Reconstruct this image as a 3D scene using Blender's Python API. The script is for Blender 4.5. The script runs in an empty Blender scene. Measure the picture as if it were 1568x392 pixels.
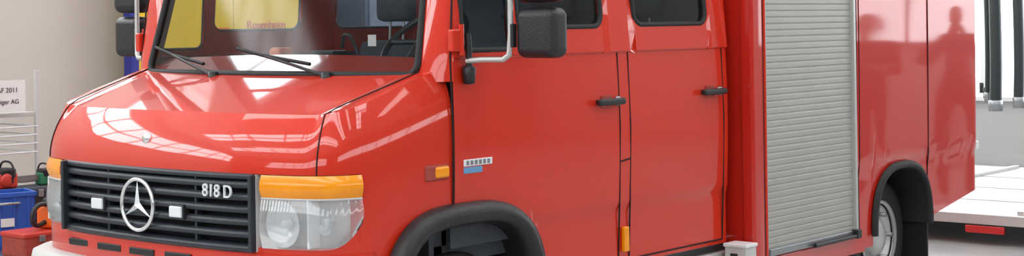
import bpy, math, random
from mathutils import Matrix, Vector
random.seed(4)
S = bpy.context.scene
S.view_settings.view_transform = 'Standard'
try: S.view_settings.look = 'None'
except Exception: pass
pi = math.pi

# ------------------------------------------------------------ materials
def mat(name, col, rough=0.5, metal=0.0, coat=0.0, var=0.04, scale=8.0, bump=0.0, spec=0.5, emit=None, estr=0):
    m = bpy.data.materials.new(name); m.use_nodes = True
    nt = m.node_tree; b = nt.nodes['Principled BSDF']
    tc = nt.nodes.new('ShaderNodeTexCoord')
    no = nt.nodes.new('ShaderNodeTexNoise'); no.inputs['Scale'].default_value = scale
    no.inputs['Detail'].default_value = 3
    nt.links.new(tc.outputs['Object'], no.inputs['Vector'])
    mx = nt.nodes.new('ShaderNodeMix'); mx.data_type = 'RGBA'
    lo = [max(0, c*(1-var*2)) for c in col]; hi = [min(1, c*(1+var*2)) for c in col]
    mx.inputs[6].default_value = (*lo, 1); mx.inputs[7].default_value = (*hi, 1)
    nt.links.new(no.outputs['Fac'], mx.inputs[0])
    nt.links.new(mx.outputs[2], b.inputs['Base Color'])
    b.inputs['Roughness'].default_value = rough
    b.inputs['Metallic'].default_value = metal
    b.inputs['Coat Weight'].default_value = coat
    b.inputs['Coat Roughness'].default_value = 0.05
    b.inputs['Specular IOR Level'].default_value = spec
    if bump:
        bp = nt.nodes.new('ShaderNodeBump'); bp.inputs['Strength'].default_value = bump
        bp.inputs['Distance'].default_value = 0.01
        nt.links.new(no.outputs['Fac'], bp.inputs['Height'])
        nt.links.new(bp.outputs['Normal'], b.inputs['Normal'])
    if emit:
        b.inputs['Emission Color'].default_value = (*emit, 1)
        b.inputs['Emission Strength'].default_value = estr
    return m

def glassmat(name, tint=(0.85,0.9,0.9), ior=1.45, extra=0.0, rough=0.02, white=0.0):
    m = bpy.data.materials.new(name); m.use_nodes = True
    nt = m.node_tree; nt.nodes.clear()
    o = nt.nodes.new('ShaderNodeOutputMaterial')
    t = nt.nodes.new('ShaderNodeBsdfTransparent'); t.inputs[0].default_value = (*tint, 1)
    g = nt.nodes.new('ShaderNodeBsdfGlossy'); g.inputs['Roughness'].default_value = rough
    f = nt.nodes.new('ShaderNodeFresnel'); f.inputs[0].default_value = ior
    a = nt.nodes.new('ShaderNodeMath'); a.operation = 'ADD'; a.inputs[1].default_value = extra
    a.use_clamp = True
    mx = nt.nodes.new('ShaderNodeMixShader')
    nt.links.new(f.outputs[0], a.inputs[0]); nt.links.new(a.outputs[0], mx.inputs[0])
    src = t.outputs[0]
    if white:
        tc = nt.nodes.new('ShaderNodeTexCoord')
        wv = nt.nodes.new('ShaderNodeTexWave'); wv.bands_direction='Y'; wv.inputs['Scale'].default_value=22
        nt.links.new(tc.outputs['Object'], wv.inputs['Vector'])
        bp = nt.nodes.new('ShaderNodeBump'); bp.inputs['Strength'].default_value=.2; bp.inputs['Distance'].default_value=.004
        nt.links.new(wv.outputs['Fac'], bp.inputs['Height'])
        nt.links.new(bp.outputs['Normal'], g.inputs['Normal'])
        d = nt.nodes.new('ShaderNodeBsdfDiffuse'); d.inputs[0].default_value=(.85,.87,.88,1)
        m2 = nt.nodes.new('ShaderNodeMixShader'); m2.inputs[0].default_value = white
        nt.links.new(t.outputs[0], m2.inputs[1]); nt.links.new(d.outputs[0], m2.inputs[2]); src = m2.outputs[0]
    nt.links.new(src, mx.inputs[1]); nt.links.new(g.outputs[0], mx.inputs[2])
    nt.links.new(mx.outputs[0], o.inputs[0])
    return m

RED = mat('red_paint', (0.68,0.027,0.006), 0.5, 0, 1.0, 0.03, 3, spec=0.25)
RED2 = mat('red_body_paint', (0.58,0.016,0.006), 0.5, 0, 1.0, 0.03, 3, spec=0.25)
for m_ in (RED, RED2): m_.node_tree.nodes['Principled BSDF'].inputs['Coat IOR'].default_value = 1.58
BLACK = mat('black_plastic', (0.018,0.018,0.02), 0.38, bump=0.15, scale=120)
RUBBER = mat('black_rubber', (0.012,0.012,0.013), 0.6)
GAP = mat('shadow_gap', (0.02,0.004,0.004), 0.8)
GRILLE = mat('grille_plastic', (0.028,0.032,0.042), 0.4)
CHROME = mat('chrome', (0.92,0.93,0.95), 0.22, 0.85, 0)
ALU = mat('aluminium', (0.62,0.62,0.6), 0.4, 0.6)
SHUT = mat('shutter_aluminium', (0.43,0.42,0.39), 0.42, 0.2, 0, 0.03, 5)
AMBER = mat('amber_lens', (1.0,0.30,0.0), 0.25, 0, 0.5, 0.12, 14, emit=(1,0.33,0), estr=0.12)
WHITEP = mat('white_plastic', (0.82,0.84,0.85), 0.35)
LAMPIN = mat('lamp_reflector', (0.80,0.82,0.83), 0.25, 0.35, 0, 0.15, 9)
GREYB = mat('bumper_grey', (0.62,0.62,0.6), 0.45)
INT = mat('interior_dark', (0.06,0.066,0.075), 0.7, var=0.1)
INT2 = mat('interior_seat_fabric', (0.06,0.07,0.09), 0.9, var=0.2, scale=60)
GLASS = glassmat('window_glass', (0.70,0.77,0.79), 1.5, 0.03)
WGLASS = glassmat('windscreen_laminated_glass', (0.80,0.84,0.85), 1.30, 0.01, 0.10)
LENS = glassmat('lamp_glass', (0.93,0.95,0.95), 1.5, 0.04, 0.05, 0.25)
WALL = mat('wall_paint', (0.68,0.645,0.58), 0.8, var=0.03, scale=1.2)
WALLG = mat('wall_grey', (0.52,0.52,0.51), 0.8, var=0.05, scale=1.5)
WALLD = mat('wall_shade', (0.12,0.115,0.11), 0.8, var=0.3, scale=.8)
FLOOR = mat('floor_concrete', (0.38,0.38,0.38), 0.28, var=0.12, scale=1.3, bump=0.05)
CEIL = mat('ceiling_grey', (0.36,0.36,0.355), 0.8)
WFR = mat('window_frame', (0.35,0.35,0.35), 0.5)
WFRL = mat('window_frame_white', (0.8,0.8,0.8), 0.5)
YEL = mat('yellow_board', (0.90,0.60,0.015), 0.5, var=0.03)
BLUE = mat('blue_frame', (0.02,0.03,0.28), 0.4)
PAPER = mat('paper', (0.85,0.85,0.83), 0.7, var=0.01)
INK = mat('ink', (0.05,0.05,0.05), 0.7)
SKYP = mat('daylight_pane', (0.9,0.95,1), 0.5, emit=(0.93,0.97,1.0), estr=3.3)
SKYB = mat('clerestory_pane', (0.9,0.95,1), 0.5, emit=(0.95,0.98,1.0), estr=7.0)
SKYC = mat('skylight_pane', (0.9,0.95,1), 0.5, emit=(0.96,0.98,1.0), estr=6.0)
CRATE = mat('blue_crate', (0.03,0.12,0.50), 0.4)
ORANGE = mat('orange_plastic', (0.90,0.16,0.02), 0.4)
REDP = mat('red_plastic', (0.6,0.05,0.03), .4)
REDH = mat('red_hose', (0.40,0.06,0.04), 0.6, var=0.2, scale=20)
STEEL = mat('steel', (0.35,0.36,0.37), 0.35, 0.8)
CHECK = mat('checker_plate', (0.72,0.74,0.75), 0.4, 0.15, var=0.12, scale=30, bump=0.4)
TAIL = mat('tail_light_red', (0.7,0.01,0.01), 0.2, 0, 1)
WOOD = mat('wood', (0.55,0.42,0.25), 0.7)
GREENB = mat('dark_green_hose', (0.02,0.03,0.03), 0.5)
GREENP = mat('green_plastic', (0.03,0.22,0.10), 0.5)
CLOTH = mat('dark_clothing', (0.03,0.03,0.04), 0.9, var=.2)
SKIN = mat('skin', (0.35,0.21,0.15), 0.7)

# ------------------------------------------------------------ helpers
def link(o, parent=None):
    S.collection.objects.link(o)
    if parent: o.parent = parent
    return o
def empty(name):
    e = bpy.data.objects.new(name, None); e.empty_display_size = .2
    S.collection.objects.link(e); return e
def mesh(name, vs, fs, m, parent=None, smooth=False):
    me = bpy.data.meshes.new(name); me.from_pydata([tuple(v) for v in vs], [], fs); me.update()
    me.materials.append(m)
    if smooth:
        for p in me.polygons: p.use_smooth = True
    return link(bpy.data.objects.new(name, me), parent)
def grid(name, rows, m, parent=None, closed=False, smooth=True, solid=0):
    n = len(rows[0]); vs = [p for r in rows for p in r]; fs = []
    for i in range(len(rows)-1):
        for j in range(n-1 + (1 if closed else 0)):
            k = (j+1) % n
            fs.append((i*n+j, i*n+k, (i+1)*n+k, (i+1)*n+j))
    o = mesh(name, vs, fs, m, parent, smooth)
    if solid:
        md = o.modifiers.new('s','SOLIDIFY'); md.thickness = solid; md.offset = 0
    return o
def box(name, a, b, m, parent=None, bev=0.0, seg=3, rot=None):
    c = [(a[i]+b[i])/2 for i in range(3)]; h = [abs(b[i]-a[i])/2 for i in range(3)]
    vs = [(sx*h[0], sy*h[1], sz*h[2]) for sx in (-1,1) for sy in (-1,1) for sz in (-1,1)]
    fs = [(0,1,3,2),(4,6,7,5),(0,4,5,1),(2,3,7,6),(0,2,6,4),(1,5,7,3)]
    o = mesh(name, vs, fs, m, parent, bev > 0)
    o.location = c
    if rot: o.rotation_euler = rot
    if bev:
        md = o.modifiers.new('b','BEVEL'); md.width = bev; md.segments = seg
        md.limit_method = 'ANGLE'
        w = o.modifiers.new('w','WEIGHTED_NORMAL')
    return o
def tube(name, pts, r, m, parent=None, cyc=False, smooth=False, res=3):
    cu = bpy.data.curves.new(name, 'CURVE'); cu.dimensions = '3D'
    cu.bevel_depth = r; cu.bevel_resolution = res; cu.use_fill_caps = True
    if smooth:
        sp = cu.splines.new('BEZIER'); sp.bezier_points.add(len(pts)-1)
        for b, p in zip(sp.bezier_points, pts):
            b.co = p; b.handle_left_type = b.handle_right_type = 'AUTO'
    else:
        sp = cu.splines.new('POLY'); sp.points.add(len(pts)-1)
        for b, p in zip(sp.points, pts): b.co = (*p, 1)
    sp.use_cyclic_u = cyc
    cu.materials.append(m)
    return link(bpy.data.objects.new(name, cu), parent)
def rr(x0, z0, x1, z1, r, n=5):
    out = []
    for cx, cz, a0 in ((x1-r,z0+r,-pi/2),(x1-r,z1-r,0),(x0+r,z1-r,pi/2),(x0+r,z0+r,pi)):
        for i in range(n+1):
            a = a0 + i*pi/2/n; out.append((cx+r*math.cos(a), cz+r*math.sin(a)))
    return out
def lathe(name, prof, origin, axis, m, parent=None, n=48):
    rows = []
    for r, a in prof:
        row = []
        for i in range(n):
            t = 2*pi*i/n
            if axis == 'Y': row.append((origin[0]+r*math.cos(t), origin[1]+a, origin[2]+r*math.sin(t)))
            elif axis == 'X': row.append((origin[0]+a, origin[1]+r*math.cos(t), origin[2]+r*math.sin(t)))
            else: row.append((origin[0]+r*math.cos(t), origin[1]+r*math.sin(t), origin[2]+a))
        rows.append(row)
    return grid(name, rows, m, parent, closed=True)
def text(name, s, size, M, m, parent=None, ext=0.002):
    cu = bpy.data.curves.new(name, 'FONT'); cu.body = s; cu.size = size; cu.extrude = ext
    cu.align_x = 'CENTER'; cu.align_y = 'CENTER'; cu.materials.append(m)
    o = link(bpy.data.objects.new(name, cu), parent); o.matrix_world = M
    if parent: o.matrix_parent_inverse = Matrix()
    return o
def frameM(loc, X, Y, Z):
    return Matrix(((X[0],Y[0],Z[0],loc[0]),(X[1],Y[1],Z[1],loc[1]),(X[2],Y[2],Z[2],loc[2]),(0,0,0,1)))

# ------------------------------------------------------------ hall
box('floor', (-9,-10,-0.1), (13.6,6.8,0), FLOOR)
CH = 5.2
box('ceiling', (-9,-10,CH), (13.6,6.8,CH+.1), CEIL)
box('wall_left', (-9,6.5,0), (13.6,6.7,CH), WALL)
box('wall_rear', (13.3,-10,0), (13.5,6.5,CH), WALLG)
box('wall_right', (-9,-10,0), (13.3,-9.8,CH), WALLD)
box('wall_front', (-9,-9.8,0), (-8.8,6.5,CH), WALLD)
def window(name, a, b, axis, nb, nh, m=SKYP, fw=.04, fm=WFR):
    e = empty(name)
    box('daylight_pane', a, b, m, e)
    lo = [min(a[i],b[i]) for i in range(3)]; hi = [max(a[i],b[i]) for i in range(3)]
    u = {'X':1,'Y':0,'Z':0}[axis]; w = 1 if axis == 'Z' else 2
    k = {'X':0,'Y':1,'Z':2}[axis]
    def bar(n, u0,u1,w0,w1):
        p=[0,0,0]; q=[0,0,0]; p[u]=u0;q[u]=u1;p[w]=w0;q[w]=w1;p[k]=lo[k]-.03;q[k]=hi[k]+.03
        box(n, p, q, fm, e)
    for i in range(nb+1):
        c = lo[u]+(hi[u]-lo[u])*i/nb; bar('mullion_%d'%i, c-fw,c+fw,lo[w],hi[w])
    for i in range(nh+1):
        c = lo[w]+(hi[w]-lo[w])*i/nh; bar('transom_%d'%i, lo[u],hi[u],c-fw*.75,c+fw*.75)
window('window_1', (-7.5,6.46,3.4), (3.5,6.49,4.7), 'Y', 11, 2, SKYB)
window('window_2', (4.2,6.46,3.4), (12.8,6.49,4.7), 'Y', 9, 2, SKYB)
window('window_3', (13.26,.9,0.75), (13.29,6.0,4.6), 'X', 2, 2, SKYP, .03, WFRL)
window('window_4', (13.26,-6.2,1.35), (13.29,-1.2,3.6), 'X', 5, 3)
window('window_5', (-6,-9.79,2.6), (11,-9.76,3.7), 'Y', 14, 1)
window('window_6', (-8.79,-7,2.6), (-8.76,5,4.2), 'X', 9, 2)
for i, x in enumerate((-5.6,-3.2,1.2,5.4,9.6)):
    window('window_%d'%(7+i), (x,-7,CH-.04), (x+.95,5.6,CH-.01), 'Z', 2, 14, SKYC, .045)
for i, x in enumerate((-4.4,-.6,3.4,7.6,11.4)):
    l = bpy.data.lights.new('fill_light','AREA'); l.shape='RECTANGLE'; l.size=.4; l.size_y=10  # unseen fill strips under the ceiling, added to brighten the hall
    l.energy = 50; l.color=(1,0.985,.96)
    o = link(bpy.data.objects.new('fill_light', l)); o.location=(x,-.9,CH-.16)
w = bpy.data.worlds.new('hall_world'); S.world = w; w.use_nodes = True
w.node_tree.nodes['Background'].inputs[0].default_value=(0.8,0.87,1,1)
w.node_tree.nodes['Background'].inputs[1].default_value=0.5

# ------------------------------------------------------------ truck
T = empty('fire_truck')
W = 2.1; CY = 1.05
half = [(0,0),(.2,.004),(.4,.014),(.64,.036),(.8,.06),(.9,.095),(.96,.15),(1.002,.225),(1.024,.32),(1.04,.5),(1.05,.77)]
def cr(p0,p1,p2,p3,t):
    return tuple(.5*((2*b)+(-a+c)*t+(2*a-5*b+4*c-d)*t*t+(-a+3*b-3*c+d)*t**3) for a,b,c,d in zip(p0,p1,p2,p3))
def halfpath(n=6):
    P = [(-half[1][0], half[1][1])]+half+[(half[-1][0]+.005, half[-1][1]+.25)]
    out = []
    for i in range(1, len(P)-2):
        for k in range(n): out.append(cr(P[i-1],P[i],P[i+1],P[i+2],k/n))
    out.append(half[-1]); return out
HP = halfpath()
PATH = [(-v, x) for v, x in reversed(HP)] + HP[1:]
def ZT(x, v): return 1.325 + .285*(x-.10) + .022*(1-min(1,abs(v))**2)
AC, AR, AH = .83, .485, .50
def zarch(x, cx=AC, R=AR, c=.42, H=AH, n=3.0):
    d = abs(x-cx)/R
    return None if d >= 1 else c + H*(1-d**n)**(1/n)
def setback(h): return .125*max(0, 1-h/.24)**2
def nosept(v, x, z):
    zt = ZT(x+.1*(1-min(1,x/.3)), v); h = max(0, zt-z); s = setback(h)
    f = max(0, 1-max(0,(abs(v)-.86))/.17)
    f = min(1, f)
    vv = v - math.copysign(s*(.25+.25*(1-f)), v)*min(1,abs(v)) if abs(v) > 1e-6 else v
    return (x + s*f, CY+vv, z)
def strip(name, cols, zlo, m, nrow=26, zhi=None):
    rows = []
    for v, x in cols:
        zt = (zhi if zhi else ZT(x+.1*(1-min(1,x/.3)), v)); z0 = zlo(v, x)
        rows.append([nosept(v, x, z0+(zt-z0)*((k/nrow)**.75)) for k in range(nrow+1)])
    return grid(name, rows, m, T)
XH = .250
front = [p for p in PATH if p[1] <= XH]
def interp_at(x, sgn):
    hp = HP
    for a, b in zip(hp, hp[1:]):
        if a[1] <= x <= b[1] and b[0] > .7:
            t = (x-a[1])/(b[1]-a[1]); return (sgn*(a[0]+t*(b[0]-a[0])), x)
front = [interp_at(XH,-1)] + front + [interp_at(XH,1)]
strip('bonnet_nose', front, lambda v,x: 1.112, RED)
def fcols(sgn):
    xs = [XH+i*(.77-XH)/40 for i in range(41)]
    return [interp_at(x, sgn) for x in xs]
def fz(v, x):
    a = zarch(x); return .55 if a is None else max(a,.55)
strip('fender_left', fcols(-1), fz, RED)
strip('fender_right', fcols(1), fz, RED)
rows = []
for v, x in PATH:
    p = nosept(v, x, ZT(x+.1*(1-min(1,x/.3)), v))
    vq = v if abs(v) < .85 else math.copysign(.85+(abs(v)-.85)*.5 + .05*min(1,(x/.77)), v)
    q = (.88, CY+vq)
    row = []
    for k in range(15):
        t = k/14; X = p[0]+(q[0]-p[0])*t; Y = p[1]+(q[1]-p[1])*t
        z = ZT(X, Y-CY); z0 = ZT(p[0], p[1]-CY)
        z += (p[2]-z0)*(1-t)
        if k == 0: z = p[2]
        row.append((X, Y, z))
    rows.append(row)
grid('bonnet_top', rows, RED, T)
for sgn in (-1, 1):
    pts = []
    v0, x0 = interp_at(.100, sgn)
    for k in range(12):
        z = 1.112+(ZT(x0+.06, v0)-1.112)*k/11
        p = nosept(v0, x0, z); pts.append((p[0]-.002, p[1]+sgn*.001, p[2]))
    for k in range(1, 9):
        X = pts[11][0]+(.70-pts[11][0])*k/8
        v = sgn*(abs(v0)-.03 + .045*k/8)
        pts.append((X, CY+v, ZT(X, v)+.002))
    tube('bonnet_shut_line', pts, .0028, GAP, T)
pb = nosept(-.0, 0.0, 1.225)
lathe('bonnet_badge', [(0,-.008),(.018,-.007),(.024,0),(.024,.012)], (pb[0]-.002, 1.10, 1.23), 'X', CHROME, T, 24)

def sweep(name, prof, m, xlim=.30, off=0.0, vlim=None, nz=None):
    cols = [p for p in PATH if p[1] <= xlim and (vlim is None or vlim[0] <= p[0] <= vlim[1])]
    if vlim:
        def atv(v):
            for a, b in zip(PATH, PATH[1:]):
                if a[0] <= v <= b[0]: t=(v-a[0])/(b[0]-a[0]); return (v, a[1]+t*(b[1]-a[1]))
        if cols[0][0] > vlim[0] and vlim[0] > -1: cols = [atv(vlim[0])]+cols
        if cols[-1][0] < vlim[1] and vlim[1] < 1: cols = cols+[atv(vlim[1])]
    rows = []
    for i, (v, x) in enumerate(cols):
        a = PATH.index((v,x)) if (v,x) in PATH else min(range(len(PATH)), key=lambda j: abs(PATH[j][0]-v)+abs(PATH[j][1]-x))
        p0 = PATH[max(0,a-1)]; p1 = PATH[min(len(PATH)-1,a+1)]
        tx, tv = p1[1]-p0[1], p1[0]-p0[0]; L = math.hypot(tx,tv) or 1
        nx, nv = -tv/L, tx/L
        rows.append([(x+nx*d, CY+v+nv*d, z) for d, z in prof])
    return grid(name, rows, m, T)
sweep('front_valance', [(-.03,.822),(-.002,.815),(0,.80),(0,.70),(-.02,.66)], RED, .33)
sweep('front_bumper', [(-.05,.69),(.05,.695),(.085,.68),(.095,.64),(.095,.46),(.08,.42),(0,.40)], GREYB, .36)
for y in (.62,.86,1.1,1.34,1.58):
    x = .03*((y-CY)/.6)**2
    box('valance_slot', (x-.006,y-.085,.735), (x+.02,y+.085,.765), BLACK, T, .004)

GL, GRR = -.625, .66
GV = (GL, GRR)
sweep('grille_backing', [(-.055,.80),(-.055,1.10)], mat('grille_void',(0.006,0.006,0.008),.7), vlim=GV)
sweep('grille_frame_top', [(-.05,1.085),(.004,1.088),(.012,1.10),(.002,1.112),(-.03,1.114)], GRILLE, vlim=GV)
sweep('grille_frame_bottom', [(-.05,.83),(.008,.822),(.016,.81),(.006,.795),(-.03,.79)], GRILLE, vlim=GV)
for i in range(5):
    zc = .862+i*.05
    sweep('grille_slat_%d'%(i+1), [(-.05,zc+.012),(-.01,zc+.021),(.006,zc+.013),(.010,zc),(.004,zc-.010),(-.02,zc-.014),(-.05,zc-.014)], GRILLE, vlim=GV)
for v in (GL-.008, GRR-.005):
    xg = .034
    box('grille_frame_side', (xg-.03,CY+v-.010,.80), (xg+.05,CY+v+.010,1.11), GRILLE, T, .005)
for v in (-.3,.3):
    box('grille_rib', (.012,CY+v-.006,.82), (.05,CY+v+.006,1.09), GRILLE, T)
SY, SZ, SX = 1.10, .953, -.02
tube('emblem_ring', [(SX, SY+.108*math.cos(2*pi*i/48), SZ+.108*math.sin(2*pi*i/48)) for i in range(48)], .009, CHROME, T, True)
vs=[(SX-.016,SY,SZ),(SX+.008,SY,SZ)]; fs=[]
for k in range(6):
    a = pi/2+k*pi/3; r = .104 if k%2==0 else .017
    vs.append((SX, SY+r*math.cos(a), SZ+r*math.sin(a)))
for k in range(6):
    fs.append((0,2+k,2+(k+1)%6)); fs.append((1,2+(k+1)%6,2+k))
mesh('emblem_star', vs, fs, CHROME, T)
for y, x in ((1.40,.012),(.845,.006)):
    box('strobe_lamp', (x-.03,y-.04,.915), (x+.01,y+.04,.962), WHITEP, T, .006)
    box('strobe_lamp_bezel', (x-.022,y-.048,.907), (x+.015,y+.048,.97), BLACK, T, .006)
text('type_lettering', '818 D', .074, frameM((-.002,.595,1.036),(0,-1,0),(0,0,1),(-1,0,0)), WHITEP, T, .004)

def headl(sgn):
    v_in = .645 if sgn < 0 else .672
    pth = [(v, x) for v, x in HP if v >= v_in and x <= XH]
    e = interp_at(XH, 1); pth = pth+[e]
    pth = [(sgn*v, x) for v, x in pth]
    n = len(pth)
    def surf(name, off, zl, zh, m, nr=6, bulge=0):
        rows = []
        for i, (v, x) in enumerate(pth):
            p0 = pth[max(0,i-1)]; p1 = pth[min(n-1,i+1)]
            tx, tv = p1[1]-p0[1], p1[0]-p0[0]; L = math.hypot(tx,tv)
            nx, nv = -abs(tv)/L, sgn*abs(tx)/L
            a, b = zl(abs(v),x), zh(abs(v),x)
            rows.append([(x+nx*(off+bulge*math.sin(pi*k/nr)), CY+v+nv*(off+bulge*math.sin(pi*k/nr)), a+(b-a)*k/nr) for k in range(nr+1)])
        return grid(name, rows, m, T)
    zb = lambda v, x: .818 + (max(0,x-.12)/.13)**2*.10
    surf('headlamp_glass', .006, zb, lambda v,x: 1.016, LENS, 10, .016)
    surf('headlamp_housing', -.05, zb, lambda v,x: 1.016, LAMPIN, 8, 0)
    surf('indicator_lens', .006, lambda v,x: 1.020, lambda v,x: 1.110, AMBER, 6, .014)
    surf('indicator_trim', .008, lambda v,x:1.012, lambda v,x:1.021, GREYB, 2, .006)
    surf('headlamp_filler', -.052, lambda v,x:.81, lambda v,x:1.112, GREYB, 2)
    surf('headlamp_lower_rim', .0, lambda v,x:.80, lambda v,x: zb(v,x), RED, 3)
    for vv, zc, r in ((.765,.915,.092),(.925,.925,.05)):
        x = .055 if vv < .8 else .125
        prof = [(r,-.03),(r*.85,-.012),(r*.6,0.003),(r*.3,.012),(0,.015)]
        lathe('headlamp_bowl', [(a, b+.03) for a,b in prof], (x, CY+sgn*vv, zc), 'X', LAMPIN, T, 32)
        lathe('headlamp_bulb_cap', [(0,-.01),(.014,-.008),(.017,0),(.017,.03)], (x+.01, CY+sgn*vv, zc), 'X', WHITEP, T, 20)
    v = sgn*.885; x=.082
    box('headlamp_divider', (x-.010,CY+v-.004,.825), (x+.05,CY+v+.004,1.016), WHITEP, T)
    ve = pth[-1]
    box('headlamp_end_wall', (XH-.008,CY+sgn*(.92),.84), (XH,CY+ve[0],1.11), RED, T)
    box('headlamp_inner_wall', (.03,CY+sgn*(v_in-.012),.80), (.12,CY+sgn*v_in,1.11), GREYB, T)
headl(-1); headl(1)

def my(side): return (lambda y: y) if side == 0 else (lambda y: W-y)
def ylow(x, z):
    y = -.010*math.sin(pi*min(1,max(0,(z-.83)/.73)))
    if z < .83: y += .012*min(1,(.83-z)/.03)
    return y
XE = 2.90
def hole_z(h, x):
    x0,z0,x1,z1,r = h
    if x < x0 or x > x1: return None
    d = r - min(x-x0, x1-x)
    o = 0 if d <= 0 else r - math.sqrt(max(0, r*r-d*d))
    return (z0+o, z1-o)
for side in (0,1):
    f = my(side); sn = 'left' if side==0 else 'right'
    rows=[]
    N = 108
    for i in range(N):
        x = .77+(XE-.77)*i/(N-1)
        a = zarch(x); zl = .52 if a is None else max(.52,a)
        row=[]
        for k in range(40):
            z = zl+(1.56-zl)*k/39; row.append((x, f(ylow(x,z)), z))
        rows.append(row)
    grid('cab_side_panel_'+sn, rows, RED, T)
    H3 = [(.835,1.588,1.15,2.25,.045),(1.205,1.68,1.825,2.25,.06),(2.085,1.685,2.72,2.25,.06)]
    up = lambda x,y,z: (x, f((y-1.56)*.085 + z), y)
    cols=[]; last=.77
    for h in H3:
        for k in range(6): 
            cols.append((last+(h[0]-last)*k/5, None))
        nn=40
        for k in range(nn+1):
            t=k/nn; t=(1-math.cos(pi*t))/2
            cols.append((h[0]+(h[2]-h[0])*t, h))
        last=h[2]
    for k in range(6): cols.append((last+(XE-last)*k/5, None))
    def ztopx(x):
        if x < .80: return 1.56+(x-.77)/.03*.29 + .001
        if x < .955: return 1.85+(x-.80)/.155*.45
        if x < 1.0: return 2.3+(x-.955)/.045*.12
        return 2.42
    lo_rows=[]; hi_rows=[]
    for x,h in cols:
        zt=ztopx(x)
        if h is None: zb_=zc_=min(2.0,(1.56+zt)/2)
        else:
            zb_,zc_=hole_z(h,x); zc_=min(zc_,zt-.06); zb_=min(zb_,zc_)
        lo_rows.append([up(x,1.56+(zb_-1.56)*k/5,0) for k in range(6)])
        hi_rows.append([up(x,zc_+(zt-zc_)*k/5,0) for k in range(6)])
    grid('cab_upper_side_'+sn, lo_rows, RED, T, smooth=False, solid=.024)
    grid('cab_cant_panel_'+sn, hi_rows, RED, T, smooth=False, solid=.024)
    for nm, h in zip(('quarter','door','crew'), H3):
        loop=[]
        for (x,z) in rr(*h): 
            loop.append((x, min(z, ztopx(x)-.06) if nm=='quarter' else z))
        mesh(nm+'_window_glass_'+sn, [up(x,z,.004) for x,z in loop], [tuple(range(len(loop)))], GLASS, T)
        tube(nm+'_window_rubber_'+sn, [up(x,z,-.006) for x,z in loop], .013, RUBBER, T, True)
    box('door_lining_'+sn, (.80,f(.05),.75), (XE-.03,f(.075),1.555), INT, T)
    pts=[(.77+i*(XE-.77)/20, f(.004), 1.56) for i in range(21)]
    tube('waist_fold_'+sn, pts, .009, RED, T)
    def seam(pts): tube('door_seam', [(x, f(ylow(x,z)-.0005 if z<=1.56 else (z-1.56)*.085-.012), z) for x,z in pts], .0042, GAP, T)
    seam([(.762,.93),(.762,1.2),(.760,1.56),(.785,1.80),(.93,2.3)])
    seam([(1.945,.56),(1.945,.83),(1.945,1.2),(1.94,1.56),(1.93,2.35)])
    seam([(2.03,.56),(2.03,.83),(2.03,1.2),(2.025,1.56),(2.02,2.35)])
    seam([(2.86,.56),(2.86,.83),(2.86,1.2),(2.855,1.56),(2.84,2.35)])
    seam([(1.945,1.035),(2.03,1.045)])
    seam([(1.36,.56),(1.945,.56)]); seam([(2.03,.56),(2.86,.56)])
    for hx, hz in ((1.85,1.325),(2.745,1.335)):
        o = box('door_handle', (hx-.11,f(-.05),hz-.016), (hx+.10,f(-.028),hz+.016), BLACK, T, .01)
        box('door_handle_mount', (hx-.09,f(-.035),hz-.012), (hx-.06,f(.0),hz+.012), BLACK, T, .004)
        lathe('door_lock', [(0,-.018),(.02,-.016),(.024,0)] if side==0 else [(0,.018),(.02,.016),(.024,0)], (hx+.075,f(-.012),hz), 'Y', STEEL, T, 20)
        box('door_handle_recess', (hx-.05,f(-.013),hz-.03), (hx+.03,f(-.009),hz+.03), REDH, T, .002)
    box('side_marker_lamp', (.655,f(.018),1.062), (.74,f(-.012),1.112), AMBER, T, .012)
    box('side_marker_base', (.60,f(.02),1.052), (.745,f(-.004),1.120), REDH, T, .01)
    box('engine_badge', (.825,f(-.006),1.098), (1.01,f(-.012),1.128), WHITEP, T, .003)
    for k in range(6): box('engine_badge_letter', (.84+k*.027,f(-.012),1.104), (.856+k*.027,f(-.0135),1.122), STEEL, T)
    box('engine_badge_stripe', (.825,f(-.006),1.068), (.945,f(-.011),1.095), mat('badge_blue_%d'%side,(0.15,0.35,0.6),.4), T, .003)
    box('side_reflector', (1.968,f(.01),.60), (2.008,f(-.012),.72), AMBER, T, .006)
    sec = [(.030,.004),(.028,-.03),(.012,-.058),(-.02,-.066),(-.05,-.06),(-.064,-.035),(-.07,0),(-.07,.40)]
    rows=[]
    n=44
    for i in range(n+1):
        th = pi*i/n; c,s=math.cos(th), math.sin(th)
        ex=2/3.0
        dx = math.copysign(abs(c)**ex, c); dz = abs(s)**ex
        nx, nz = c, max(0.0,s)
        L = math.hypot(nx,nz)
        rows.append([( AC-dx*AR - nx/L*d, f(y), .42+dz*AH+nz/L*d) for d,y in sec])
    rows = [[(p[0],p[1],p[2]-.12) for p in rows[0]]]+rows+[[(p[0],p[1],p[2]-.12) for p in rows[-1]]]
    grid('wheel_arch_flare_'+sn, rows, BLACK, T)
    box('wheel_house_wall_'+sn, (.30,f(.29),.30), (1.40,f(.33),.93), RUBBER, T)
    box('step_'+sn, (1.42,f(-.02),.44), (XE-.02,f(.25),.50), ALU, T, .008)
    box('sill_'+sn, (1.36,f(.01),.48), (XE,f(.10),.54), BLACK, T, .006)

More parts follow.
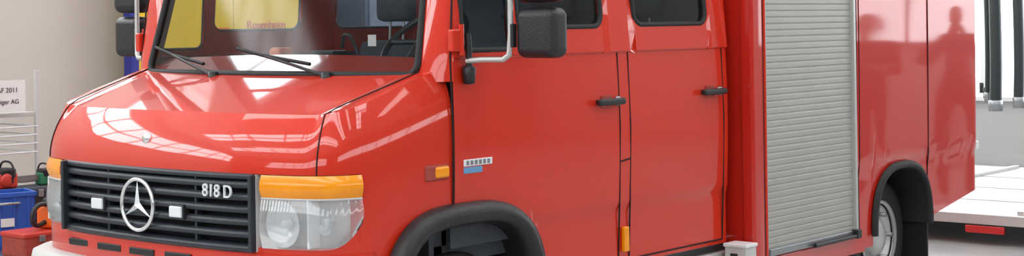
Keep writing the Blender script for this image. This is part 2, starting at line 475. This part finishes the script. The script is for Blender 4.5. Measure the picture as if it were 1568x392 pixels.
def wsx(v, z): return .60+.11*(v/.94)**2 + (z-1.485)*.245
def wsv(v, z): return v*(1-(z-1.485)*.10)
def WS(v, z, off=0): return (wsx(v,z)-off, CY+wsv(v,z), z)
VM=.915
rows=[[WS(-VM+2*VM*i/24, 1.485+.83*k/12) for k in range(13)] for i in range(25)]
grid('windscreen_glass', rows, WGLASS, T)
loop=rr(-VM,1.487,VM,2.31,.05,6)
dl=[]
for a,b in zip(loop, loop[1:]+loop[:1]):
    n=max(1,int(math.hypot(b[0]-a[0],b[1]-a[1])/.08))
    for k in range(n): dl.append((a[0]+(b[0]-a[0])*k/n, a[1]+(b[1]-a[1])*k/n))
tube('windscreen_rubber', [WS(v,z,.002) for v,z in dl], .017, RUBBER, T, True)
def edge_x(z):
    for (z0,x0),(z1,x1) in zip(((1.3,.77),(1.56,.77),(1.85,.80),(2.3,.955)),((1.56,.77),(1.85,.80),(2.3,.955),(2.5,1.03))):
        if z<=z1: return x0+(x1-x0)*(z-z0)/(z1-z0)
    return 1.03
for side in (0,1):
    f=my(side); sg=-1 if side==0 else 1
    rows=[]
    for k in range(24):
        z=1.46+(2.42-1.46)*k/23
        p0=WS(sg*(VM-.005),z); yo=(max(0,z-1.56))*.085-.010
        p3=(edge_x(z), f(yo), z)
        mid=(p0[0]*.45+p3[0]*.55-.03, (p0[1]*.35+p3[1]*.65)+sg*.02, z)
        row=[]
        for t in (0,.1,.25,.4,.55,.7,.85,1):
            row.append(tuple((1-t)**2*a+2*t*(1-t)*b+t*t*c for a,b,c in zip(p0,mid,p3)))
        rows.append(row)
    grid('a_pillar', rows, RED, T)
    rows=[[ (p0x+.05, y, z) for (p0x,y) in ((WS(sg*.91,z)[0], WS(sg*.91,z)[1]),(edge_x(z), f(.06)))] for z in (1.46,1.8,2.1,2.42)]
    grid('a_pillar_lining', rows, INT, T)
rows=[]
for k in range(9):
    t=k/8
    rows.append([ (wsx(v,2.31)+.02 + .25*t, CY+wsv(v,2.31), 2.31+.16*math.sin(t*pi/2)) for v in [i*.1-1.0 for i in range(21)]])
grid('roof_header', rows, RED, T)
box('cab_roof', (1.0,.07,2.40), (XE,W-.07,2.50), RED, T, .04)
box('cab_rear_wall', (XE-.04,.03,.55), (XE,W-.03,2.45), RED, T, .01)
box('cab_rear_lining', (XE-.07,.08,.75), (XE-.045,W-.08,2.38), INT, T)
box('cab_floor', (.75,.1,.68), (XE-.05,W-.1,.76), INT, T)
box('firewall', (.72,.1,.60), (.80,W-.1,1.44), INT, T)
box('headliner', (1.0,.12,2.36), (XE-.05,W-.12,2.395), GREYB, T)
rows=[[ (wsx(v,1.485)+d, CY+v, z) for d,z in ((-.03,1.478),(.0,1.483),(.06,1.45))] for v in [i*.05-.95 for i in range(39)]]
grid('scuttle_panel', rows, BLACK, T)
rows=[]
for i in range(25):
    v=-.93+1.86*i/24
    x0=wsx(v,1.49)+.02
    hump=.05*math.exp(-((v+.5)/.22)**2)
    rows.append([(x0,CY+v,1.465),(x0+.12,CY+v,1.475),(1.0,CY+v,1.49+hump*.7),(1.10,CY+v,1.495+hump),(1.17,CY+v,1.46+hump),(1.18,CY+v,1.25),(1.10,CY+v,1.0)])
grid('dashboard', rows, INT, T)
for y in (.35,.8,1.25,1.7):
    box('air_vent', (1.02,y-.07,1.492),(1.09,y+.07,1.51),BLACK,T,.006)
box('dash_document', (.80,.16,1.497),(1.0,.36,1.502),PAPER,T,.001)
box('permit_card', (.765,.44,1.61),(.767,.49,1.66),PAPER,T)
box('dash_radio', (1.02,.98,1.50),(1.12,1.14,1.585),BLACK,T,.01)
tube('radio_handset_cable', [(1.05,.95,1.60),(1.03,.90,1.66),(1.05,.86,1.60),(1.06,.84,1.52)], .008, BLACK, T, smooth=True)
box('dash_hand_lamp', (1.0,1.34,1.50),(1.1,1.42,1.60),ORANGE,T,.02)
def ringpts(c, r, tilt, n=40):
    out=[]
    for i in range(n):
        a=2*pi*i/n; y=r*math.cos(a); s=r*math.sin(a)
        out.append((c[0]+s*math.sin(tilt), c[1]+y, c[2]+s*math.cos(tilt)))
    return out
sc=(1.20,.56,1.62)
tube('steering_wheel_rim', ringpts(sc,.215,math.radians(50)), .015, BLACK, T, True)
for a in (0, pi, -pi/2):
    p=(sc[0]+.2*math.sin(a)*math.sin(math.radians(50)), sc[1]+.2*math.cos(a), sc[2]+.2*math.sin(a)*math.cos(math.radians(50)))
    tube('steering_wheel_spoke', [sc,p], .014, BLACK, T)
tube('steering_column', [sc,(1.0,.56,1.42)], .035, BLACK, T)
def seat(nm,x,y,w,hr=True):
    box(nm+'_cushion',(x,y-w/2,1.0),(x+.5,y+w/2,1.14),INT2,T,.04)
    box(nm+'_back',(x+.42,y-w/2,1.10),(x+.56,y+w/2,1.62),INT2,T,.05,rot=(0,math.radians(6),0))
    box(nm+'_headrest',(x+.49,y-.13,1.72),(x+.58,y+.13,1.90),INT2,T,.04)
    tube(nm+'_headrest_post',[(x+.53,y-.05,1.58),(x+.54,y-.05,1.75)],.007,STEEL,T)
    tube(nm+'_headrest_post',[(x+.53,y+.05,1.58),(x+.54,y+.05,1.75)],.007,STEEL,T)
    box(nm+'_base',(x+.05,y-w/2+.05,.76),(x+.45,y+w/2-.05,1.0),INT,T)
seat('driver_seat',1.32,.52,.5)
seat('passenger_seat',1.45,1.50,.44)
for y in (.45,1.05,1.65): seat('crew_seat',2.25,y,.46)
box('equipment_locker',(1.92,.60,.76),(1.98,.95,1.9),INT,T,.01)
tube('interior_grab_rail',[(1.95,1.25,.76),(1.95,1.25,2.36)],.018,INT,T)
tube('interior_grab_rail',[(1.95,1.02,.76),(1.95,1.02,2.36)],.012,STEEL,T)
def wiper(v0,z0,v1,z1,k):
    a=WS(v0,z0,.03); b=WS(v1,z1,.03)
    m_=tuple((p+q)/2 for p,q in zip(a,b))
    tube('wiper_arm_%d'%k,[a,(m_[0]-.015,m_[1],m_[2]+.006),b],.007,BLACK,T)
    c=WS(v1+(v0-v1)*.75+.02,z1+(z0-z1)*.75+.03,.012); d=WS(v1+(v1-v0)*.55,z1+(z1-z0)*.35,.012)
    tube('wiper_blade_%d'%k,[c,b,d],.008,RUBBER,T)
    lathe('wiper_pivot_%d'%k,[(0,.02),(.02,.018),(.024,-.01)],a,'Z',BLACK,T,20)
wiper(1.32-CY,1.478,1.72-CY,1.575,1)
wiper(.58-CY,1.482,.98-CY,1.572,2)

def mirror(side):
    f=my(side); y=-.33
    box('mirror_housing_lower',(.90,f(y-.11),1.555),(1.02,f(y+.10),1.765),BLACK,T,.04,5)
    box('mirror_glass_lower',(1.018,f(y-.085),1.58),(1.024,f(y+.075),1.74),CHROME,T)
    box('mirror_housing_upper',(.90,f(y-.12),1.785),(1.02,f(y+.11),2.17),BLACK,T,.045,5)
    box('mirror_glass_upper',(1.018,f(y-.095),1.81),(1.024,f(y+.085),2.14),CHROME,T)
    tube('mirror_tube',[(.83,f(-.03),1.545),(.85,f(-.10),1.55),(.88,f(-.19),1.55),(.89,f(-.215),1.57),(.895,f(-.22),1.66),(.90,f(-.22),2.2),(.89,f(-.20),2.24),(.85,f(-.05),2.25)],.0125,ALU,T)
    tube('mirror_bracket_rod',[(.845,f(-.03),1.47),(.84,f(-.035),1.50),(.835,f(-.04),1.60),(.835,f(-.035),1.66)],.014,BLACK,T)
    lathe('mirror_bracket_foot',[(0,-.04),(.025,-.035),(.03,.03),(.02,.04)],(.845,f(-.03),1.485),'Z',BLACK,T,20)
    box('mirror_clamp',(.885,f(-.24),1.60),(.915,f(-.215),1.70),BLACK,T,.006)
    box('door_hinge',(.745,f(.0),1.585),(.80,f(-.035),1.68),RED,T,.008)
    tube('door_hinge_pin',[(.80,f(-.03),1.57),(.80,f(-.03),1.70)],.012,RED,T)
mirror(0); mirror(1)

# corners of the front swept back a little more
def fx(x, y):
    c = min(1, max(0, (abs(y-CY)-.5)/.4))
    return .026*c*min(1,max(0,(.70-x)/.6))
for o in list(T.children):
    if abs(o.location.x) > 1e-6 or o.type == 'FONT':
        if o.location.x < .7 and o.dimensions.x < .5 and not o.name.startswith('wheel_house'): o.location.x += fx(o.location.x, o.location.y)
    elif o.type == 'MESH' and not o.name.startswith('windscreen') :
        for v in o.data.vertices:
            d = fx(v.co.x, v.co.y)
            v.co.x += d if v.co.z < 1.46 else d*max(0,1-(v.co.z-1.46)/.05)
    elif o.type == 'CURVE' and o.name.startswith('bonnet'):
        for sp in o.data.splines:
            for p in sp.points: p.co.x += fx(p.co.x, p.co.y)

def wheel(x,y,side,R=.365,tw=.22):
    f=1 if side==0 else -1
    prof=[(.20,.02),(.27,-.0),(R-.05,.0),(R-.015,.012),(R,.035),(R,tw-.035),(R-.015,tw-.012),(R-.05,tw),(.2,tw)]
    lathe('tyre',[(r,a*f) for r,a in prof],(x,y,R),'Y',RUBBER,T,64)
    rim=[(.205,.0),(.225,-.006),(.21,.02),(.17,.05),(.13,.055),(.12,.03),(.10,.005),(.06,-.005),(.0,-.006)]
    lathe('wheel_rim',[(r,a*f) for r,a in rim],(x,y,R),'Y',ALU,T,48)
    for k in range(6):
        a=2*pi*k/6
        lathe('wheel_nut',[(0,-.03*f),(.014,-.03*f),(.016,.05*f)],(x+.15*math.cos(a),y+.02*f,R+.15*math.sin(a)),'Y',STEEL,T,6)
wheel(.84,.05,0); wheel(.84,W-.05,1)
RX=4.68
wheel(RX-.04,.02,0); wheel(RX-.04,W-.02,1)

YB=-.12; X0=2.97; XR=5.78; ZTOP=2.95
RH=.385
def rarch(x):
    d=abs(x-RX)/.37
    return None if d>=1 else .42+RH*(1-d**2.6)**(1/2.6)
for side in (0,1):
    f=my(side); sn='left' if side==0 else 'right'
    box('body_pillar_front_'+sn,(X0,f(YB),.42),(3.085,f(YB+.08),ZTOP),RED2,T,.018,4)
    tube('body_edge_trim_'+sn,[(3.09,f(YB-.002),.42),(3.09,f(YB-.002),2.5)],.007,RED,T)
    z=.47
    rows=[[],[]]
    p=.0345
    while z<2.45:
        for dz,dy in ((0,.0),(.003,-.003),(.008,-.004),(p-.008,-.004),(p-.003,-.003),(p-.0005,0.0)):
            rows[0].append((3.11,f(YB+.022+dy),z+dz)); rows[1].append((4.085,f(YB+.022+dy),z+dz))
        z+=p
    grid('roller_shutter_'+sn,rows,SHUT,T,smooth=False)
    box('shutter_rail_front_'+sn,(3.092,f(YB),.43),(3.112,f(YB+.04),2.5),SHUT,T,.003)
    box('shutter_rail_rear_'+sn,(4.082,f(YB-.004),.43),(4.108,f(YB+.04),2.5),ALU,T,.003)
    box('shutter_head_'+sn,(3.085,f(YB),2.45),(4.11,f(YB+.08),ZTOP),RED2,T,.01)
    box('shutter_bottom_bar_'+sn,(3.112,f(YB-.012),.445),(4.082,f(YB+.03),.485),STEEL,T,.006)
    tube('shutter_grab_bar_'+sn,[(3.55,f(YB-.03),.455),(4.04,f(YB-.03),.455)],.012,BLACK,T)
    box('shutter_lock_'+sn,(4.02,f(YB-.045),.44),(4.07,f(YB),.49),BLACK,T,.005)
    box('body_sill_'+sn,(3.0,f(YB+.005),.34),(4.2,f(YB+.06),.44),RED2,T,.008)
    def by(x,z): 
        y=YB-.006*math.sin(pi*min(1,max(0,(z-.86)/1.9)))
        if z<.86: y+=.010*min(1,(.86-z)/.025)
        return y
    rows=[]
    XL=XR-.03
    for i in range(110):
        x=4.112+(XL-4.112)*i/109
        a=rarch(x)
        base=.36 if x<RX else .448+(x-5.03)*.155
        if x>RX and x<5.06: base=.448
        zl=base if a is None else max(a,base)
        row=[]
        for k in range(40):
            t=(k/39)**1.3
            z=zl+(ZTOP-zl)*t
            row.append((x,f(by(x,z)+.0006*math.sin(x*9)*math.sin(z*5)),z))
        rows.append(row)
    for d in range(1,7):
        a=d/6*pi/2
        x=XL+.03*math.sin(a); base=.448+(x-5.03)*.155
        row=[]
        for k in range(40):
            t=(k/39)**1.3; z=base+(ZTOP-base)*t
            row.append((x,f(by(x,z)+.03*(1-math.cos(a))),z))
        rows.append(row)
    grid('body_side_panel_'+sn,rows,RED2,T)
    tube('panel_seam',[(5.04,f(by(5,z)-.0010),z) for z in [.46+i*.1 for i in range(25)]],.004,GAP,T)
    tube('panel_seam',[(4.135,f(by(5,z)-.0010),z) for z in [.38+i*.1 for i in range(25)]],.003,GAP,T)
    rows=[]
    for i in range(41):
        th=pi*i/40; c,s=math.cos(th),math.sin(th); ex=2/2.6
        dx=math.copysign(abs(c)**ex,c); dz=abs(s)**ex
        rows.append([(RX-dx*.37-c*d,f(YB+y),.42+dz*RH+s*d) for d,y in ((.03,.002),(.028,-.012),(.01,-.022),(-.012,-.02),(-.018,0),(-.018,.45))])
    grid('rear_wheel_arch_'+sn,rows,RUBBER,T)
    box('mud_flap_'+sn,(5.05,f(YB+.02),.12),(5.065,f(YB+.40),.50),RUBBER,T,.004)
    box('rear_marker_'+sn,(XR-.01,f(YB+.005),.82),(XR+.04,f(YB+.04),.88),WHITEP,T,.01)
    tube('rear_grab_handle_'+sn,[(XR-.005,f(YB+.10),1.0),(XR+.03,f(YB+.10),1.02),(XR+.03,f(YB+.10),1.7),(XR-.005,f(YB+.10),1.72)],.012,ALU,T)
box('body_front_wall',(X0+.01,YB+.02,.42),(X0+.05,W-YB-.02,ZTOP),RED2,T,.008)
box('body_rear_wall',(XR-.05,YB+.03,.56),(XR,W-YB-.03,ZTOP),RED2,T,.008)
box('body_roof',(X0,YB+.01,ZTOP-.03),(XR,W-YB-.01,ZTOP+.03),ALU,T,.02)
box('body_floor',(X0+.02,.30,.48),(XR-.03,W-.30,.56),BLACK,T)
box('chassis_rail_left',(.5,.55,.45),(5.5,.62,.62),BLACK,T,.005)
box('chassis_rail_right',(.5,W-.62,.45),(5.5,W-.55,.62),BLACK,T,.005)
for x in (.84,RX): tube('axle',[(x,.2,.365),(x,W-.2,.365)],.06,BLACK,T)
box('engine_block',(.3,.6,.5),(.72,1.5,1.1),BLACK,T,.03)
box('supply_box',(2.80,-.17,.44),(2.905,-.04,.54),GREYB,T,.008)
box('supply_box_lid',(2.793,-.177,.53),(2.908,-.035,.55),WHITEP,T,.006)
box('supply_box_latch',(2.79,-.12,.475),(2.802,-.08,.50),BLACK,T,.003)

# ------------------------------------------------------------ yellow/blue partition behind truck
P=empty('partition_panel')
box('yellow_board_1',(3.72,6.16,.15),(4.75,6.19,2.7),YEL,P)
box('yellow_board_2',(4.76,6.16,.15),(5.80,6.19,2.7),YEL,P)
for x in (3.69,5.83): box('blue_post',(x-.04,6.12,0),(x+.04,6.22,2.75),BLUE,P,.006)
box('blue_rail',(3.66,6.13,2.7),(5.86,6.21,2.76),BLUE,P,.006)
box('label_1',(4.45,6.15,1.60),(4.70,6.158,1.70),ORANGE,P)
text('label_text','Rosenheim',.10,frameM((5.12,6.15,1.72),(1,0,0),(0,0,1),(0,-1,0)),REDP,P)
SC=empty('darkening_cabinet')  # invented cabinet, added to darken the background seen through the crew window
box('cabinet_body',(6.1,5.9,0),(7.6,6.44,2.1),mat('cabinet_blue_grey',(.10,.13,.20),.5),SC,.01)
for k in range(4):
    box('cabinet_drawer',(6.14,5.885,.25+k*.45),(7.56,5.905,.62+k*.45),mat('drawer_grey_%d'%k,(.16,.19,.26),.45),SC,.008)
    box('cabinet_handle',(6.7,5.86,.55+k*.45),(7.0,5.885,.575+k*.45),STEEL,SC,.004)
for i,x in enumerate((-1.2,0.6,2.4)):
    box('trim_%d'%(i+1),(x,6.46,0),(x+.03,6.5,3.1),WALLG)
box('baseboard_left',(-8.7,6.46,0),(13.2,6.5,.12),WALLG)
box('baseboard_rear',(13.26,-9.7,0),(13.3,6.4,.12),WALLG)

# ------------------------------------------------------------ left foreground rack & clutter
R=empty('storage_rack')
rx0,rx1,ry0,ry1=1.15,2.20,5.25,5.85
for x in (rx0,rx1):
    for y in (ry0,ry1): box('rack_post',(x-.014,y-.014,0),(x+.014,y+.014,1.42),GREYB,R,.003)
for z in (.20,.58,1.10):
    box('rack_shelf',(rx0,ry0,z),(rx1,ry1,z+.03),GREYB,R,.004)
for z in (.85,.91,.97,1.03):
    tube('rack_wire',[(rx0,ry0-.01,z),(rx1,ry0-.01,z)],.006,WHITEP,R)
    tube('rack_wire',[(rx1,ry0,z),(rx1,ry1,z)],.006,WHITEP,R)
for k in range(9): tube('rack_wire',[(rx0+.12*k,ry1,.6),(rx0+.12*k,ry1,1.1)],.004,WHITEP,R)
SG=empty('information_sign')
box('sign_paper',(1.45,5.20,1.14),(2.08,5.206,1.36),PAPER,SG)
text('sign_text_1','AF 2011',.048,frameM((1.94,5.198,1.29),(1,0,0),(0,0,1),(0,-1,0)),INK,SG,.001)
text('sign_text_2','Anzeiger AG',.045,frameM((1.91,5.198,1.21),(1,0,0),(0,0,1),(0,-1,0)),INK,SG,.001)
tube('wooden_stick',[(2.55,6.40,1.30),(2.56,6.42,1.62)],.018,WOOD)

def crate(name,c,s,m,ang=0):
    e=empty(name); a,b,h=s; t=.012
    x=y=z=0
    box('crate_floor',(x,y,z),(x+a,y+b,z+t),m,e)
    box('crate_front',(x,y,z),(x+a,y+t,z+h),m,e,.003); box('crate_back',(x,y+b-t,z),(x+a,y+b,z+h),m,e,.003)
    box('crate_side_1',(x,y,z),(x+t,y+b,z+h),m,e,.003); box('crate_side_2',(x+a-t,y,z),(x+a,y+b,z+h),m,e,.003)
    box('crate_rim',(x-.012,y-.012,z+h-.03),(x+a+.012,y+.004,z+h),m,e,.004)
    box('crate_rim_2',(x+a-.004,y-.012,z+h-.03),(x+a+.012,y+b+.012,z+h),m,e,.004)
    for k in range(4): box('crate_rib',(x+a*(k+.5)/4-.008,y-.008,z+.02),(x+a*(k+.5)/4+.008,y,z+h-.03),m,e)
    box('crate_label',(x+a*.38,y-.012,z+h*.40),(x+a*.62,y-.009,z+h*.55),PAPER,e)
    tube('crate_handle',[(x+a*.3,y-.01,z+h*.8),(x+a*.32,y-.05,z+h*.82),(x+a*.68,y-.05,z+h*.82),(x+a*.7,y-.01,z+h*.8)],.009,STEEL,e)
    e.location=c; e.rotation_euler=(0,0,ang)
    return e
tb=empty('equipment_bench')
box('bench_top',(.9,3.95,.27),(2.3,5.18,.30),STEEL,tb,.004)
for x in (.95,2.25):
    for y in (4.0,5.13): box('bench_leg',(x-.02,y-.02,0),(x+.02,y+.02,.27),STEEL,tb)
crate('plastic_crate',(1.33,4.58,.302),(.36,.25,.36),CRATE,-.30)
def chainsaw(name,x,y,z,m,ang,sc=1):
    e=empty(name)
    box('engine_housing',(-.16,-.09,0),(.12,.09,.17),m,e,.03,4)
    box('engine_cover',(-.10,-.095,.10),(.10,.095,.22),BLACK,e,.03,4)
    tube('rear_handle',[(-.14,0,.05),(-.26,0,.04),(-.29,0,.10),(-.24,0,.17),(-.12,0,.18)],.018,BLACK,e,smooth=True)
    tube('front_handle',[(.03,-.11,.06),(.03,-.12,.24),(.03,0,.29),(.03,.12,.24),(.03,.11,.06)],.012,BLACK,e,smooth=True)
    box('guide_bar',(.10,-.012,.05),(.42,-.004,.12),STEEL,e,.003)
    lathe('starter_cover',[(0,-.12),(.05,-.118),(.075,-.10),(.08,-.08)],(-.03,0,.09),'Y',m,e,28)
    e.location=(x,y,z); e.rotation_euler=(0,0,ang); e.scale=(sc,)*3; return e
sc_=empty('storage_case')
box('case_body',(1.30,4.02,.302),(1.78,4.28,.44),REDH,sc_,.02)
box('case_lid',(1.295,4.015,.425),(1.785,4.285,.46),REDP,sc_,.012)
for x in (1.42,1.66): box('case_latch',(x-.02,4.005,.40),(x+.02,4.02,.44),STEEL,sc_,.003)
bx=empty('tool_box')
box('tool_box_body',(1.45,4.92,.302),(2.20,5.15,.60),BLACK,bx,.015)
box('tool_box_lid',(1.445,4.915,.595),(2.205,5.155,.635),INT2,bx,.012)
for x in (1.75,2.0): box('tool_box_latch',(x-.02,4.90,.57),(x+.02,4.918,.62),STEEL,bx,.003)
chainsaw('chainsaw',1.64,4.15,.463,ORANGE,.25,.85)
chainsaw('chainsaw',1.80,5.03,.638,REDP,0,.62)
chainsaw('chainsaw',2.12,5.03,.638,GREENP,pi,.50)
def coil(name,c,r0,rt,m,n=4):
    pts=[]
    for i in range(n*24+1):
        a=2*pi*i/24; r=r0-.012*i/24
        pts.append((c[0]+r*math.cos(a),c[1]+r*math.sin(a),c[2]+rt+ (i/24)*rt*1.5))
    return tube(name,pts,rt,m)
coil('coiled_hose',(1.98,4.68,.302),.13,.026,ORANGE,5)
coil('coiled_hose',(1.95,4.36,.302),.10,.020,REDH,4)
gb=empty('portable_generator')
box('generator_body',(1.30,3.55,.04),(1.80,3.85,.26),REDH,gb,.04,4)
box('generator_top',(1.35,3.58,.25),(1.75,3.82,.31),BLACK,gb,.03,4)
for yy in (3.53,3.87):
    tube('generator_frame',[(1.28,yy,.014),(1.28,yy,.34),(1.82,yy,.34),(1.82,yy,.014)],.014,STEEL,gb)

# ------------------------------------------------------------ right background
H=empty('hanging_hoses')
for k,(y,x,z0,r,m) in enumerate(((2.70,12.6,.80,.035,GREENB),(2.57,12.5,.72,.065,GREENB),(2.84,12.8,.9,.035,WHITEP),(2.76,12.7,.85,.03,WHITEP),(2.31,12.5,.76,.055,GREENB))):
    tube('hose_%d'%k,[(x,y,4.4),(x,y+.02,2.5),(x-.02,y,1.2),(x,y+.02,z0)],r,m,H,smooth=True)
    lathe('coupling_%d'%k,[(0,-.06),(r*1.15,-.06),(r*1.2,.05),(r,.06)],(x,y+.02,z0),'Z',STEEL if m==GREENB else BLACK,H,20)
tube('hose_rail',[(12.6,1.2,4.4),(12.6,4.5,4.4)],.04,STEEL,H)
for y in (1.25,4.45): tube('hose_rail_hanger',[(12.6,y,4.4),(12.6,y,CH)],.02,STEEL,H)
L=empty('flatbed_trailer')
px0,px1,py0,py1=7.1,10.8,-1.2,2.6
box('trailer_deck',(px0,py0,.17),(px1,py1,.22),CHECK,L,.008)
box('trailer_edge',(px0-.02,py0,.15),(px0+.02,py1,.225),GREYB,L,.004)
box('trailer_light_board',(px0-.03,.25,.085),(px0,.55,.14),TAIL,L,.006)
for y in (py0+.4,py1-.5): box('trailer_frame',(px0+.1,y,.10),(px1,y+.1,.17),STEEL,L)
for y in (py0+.15,py1-.15):
    for x in (8.8,9.3):
        lathe('trailer_tyre',[(.04,-.05),(.075,-.06),(.085,-.04),(.085,.04),(.075,.06),(.04,.05)],(x,y,.086),'Y',RUBBER,L,32)
        lathe('trailer_rim',[(0,-.045),(.03,-.05),(.045,-.055)],(x,y,.086),'Y',ALU,L,24)
for x in (8.0,8.9,9.8): box('trailer_deck_joint',(x-.012,py0+.02,.219),(x+.012,py1-.02,.224),STEEL,L)
for y in (.15,1.6): box('trailer_wheel_track',(px0+.1,y,.22),(px1-.1,y+.05,.25),ALU,L,.004)

# ------------------------------------------------------------ bystanders (seen as reflections in the side panels)
def person(name, x, y, h, ang, arms):
    s=h/1.78
    J={'pel':(0,0,.95),'sp':(0,0,1.15),'ch':(0,0,1.36),'nk':(0,0,1.50),
       'shl':(0,.18,1.43),'shr':(0,-.18,1.43),'hl':(0,.10,.90),'hr':(0,-.10,.90),
       'kl':(.02,.11,.50),'kr':(.0,-.12,.50),'al':(-.01,.11,.09),'ar':(-.02,-.13,.09),'tl':(.14,.13,.04),'tr':(.13,-.15,.04)}
    J.update(arms)
    R_={'pel':.15,'sp':.14,'ch':.16,'nk':.06,'shl':.075,'shr':.075,'hl':.10,'hr':.10,'kl':.07,'kr':.07,'al':.05,'ar':.05,'tl':.045,'tr':.045,'el':.05,'er':.05,'wl':.035,'wr':.035}
    E=[('pel','sp'),('sp','ch'),('ch','nk'),('ch','shl'),('ch','shr'),('pel','hl'),('pel','hr'),('hl','kl'),('hr','kr'),('kl','al'),('kr','ar'),('al','tl'),('ar','tr'),('shl','el'),('shr','er'),('el','wl'),('er','wr')]
    K=list(J); e=empty(name)
    me=bpy.data.meshes.new('body'); me.from_pydata([J[k] for k in K],[(K.index(a),K.index(b)) for a,b in E],[])
    o=link(bpy.data.objects.new('body',me),e); o.modifiers.new('skin','SKIN')
    for i,k in enumerate(K): me.skin_vertices[0].data[i].radius=(R_[k],R_[k]*(.8 if k in('pel','sp','ch') else 1))
    me.skin_vertices[0].data[0].use_root=True
    sb=o.modifiers.new('ss','SUBSURF'); sb.levels=2; sb.render_levels=2
    me.materials.append(CLOTH)
    lathe('head',[(0,-.13),(.045,-.12),(.066,-.07),(.078,0),(.078,.05),(.055,.10),(0,.125)],(0.01,0,1.64),'Z',SKIN,e,24)
    lathe('hair',[(.082,.02),(.086,.05),(.062,.11),(0,.137)],(-.004,0,1.64),'Z',INK,e,24)
    lathe('neck',[(.05,-.1),(.05,.06)],(0,0,1.53),'Z',SKIN,e,20)
    mesh('nose',[(.085,0,1.66),(.112,0,1.625),(.08,-.015,1.62),(.08,.015,1.62)],[(0,2,1),(0,1,3),(1,2,3)],SKIN,e)
    for yy in (-.03,.03):
        lathe('eye',[(0,-.012),(.010,-.006),(.012,0),(.010,.006),(0,.012)],(.083,yy,1.655),'Z',INK,e,12)
        box('ear',(-.005,yy*2.7-.008,1.61),(.025,yy*2.7+.008,1.67),SKIN,e,.006)
    box('mouth',(.072,-.022,1.583),(.080,.022,1.590),REDH,e,.002)
    for w_ in ('wl','wr'):
        c=Vector(J[w_]); el=Vector(J['el' if w_=='wl' else 'er']); d=(c-el).normalized()
        sd=d.cross(Vector((0,0,1))); sd=sd.normalized() if sd.length>.1 else Vector((1,0,0))
        p=[c, c+d*.09]
        tube('palm',[tuple(p[0]),tuple(p[1])],.032,SKIN,e)
        for k in range(4):
            q=p[1]+sd*(.027-.018*k); L_=(.055,.068,.063,.048)[k]
            tube('finger_%d'%k,[tuple(q-d*.02),tuple(q+d*L_*.55),tuple(q+d*L_+Vector((0,0,-.018)))],.009,SKIN,e)
        tube('thumb',[tuple(c+d*.02),tuple(c+d*.05+sd*.045)],.010,SKIN,e)
    e.location=(x,y,0); e.rotation_euler=(0,0,ang); e.scale=(s,)*3
    return e
person('bystander',9.6,-2.85,1.74,2.9,{'el':(.02,.27,1.16),'er':(.02,-.27,1.16),'wl':(.20,.15,1.22),'wr':(.20,-.15,1.22)})
person('bystander',10.1,-2.2,1.82,2.7,{'el':(.10,.30,1.20),'er':(.12,-.30,1.22),'wl':(.22,.10,1.50),'wr':(.22,-.10,1.50)})

# ------------------------------------------------------------ camera
cd=bpy.data.cameras.new('camera'); cam=bpy.data.objects.new('camera',cd); S.collection.objects.link(cam)
cd.sensor_width=36; cd.lens=36*2400/1568; cd.shift_y=-160/1568
cam.matrix_world = Matrix.Translation((-4.1,-4.42,1.7)) @ Matrix.Rotation(math.radians(-50),4,'Z') @ Matrix.Rotation(pi/2,4,'X') @ Matrix.Rotation(-.015,4,'Z')
S.camera=cam
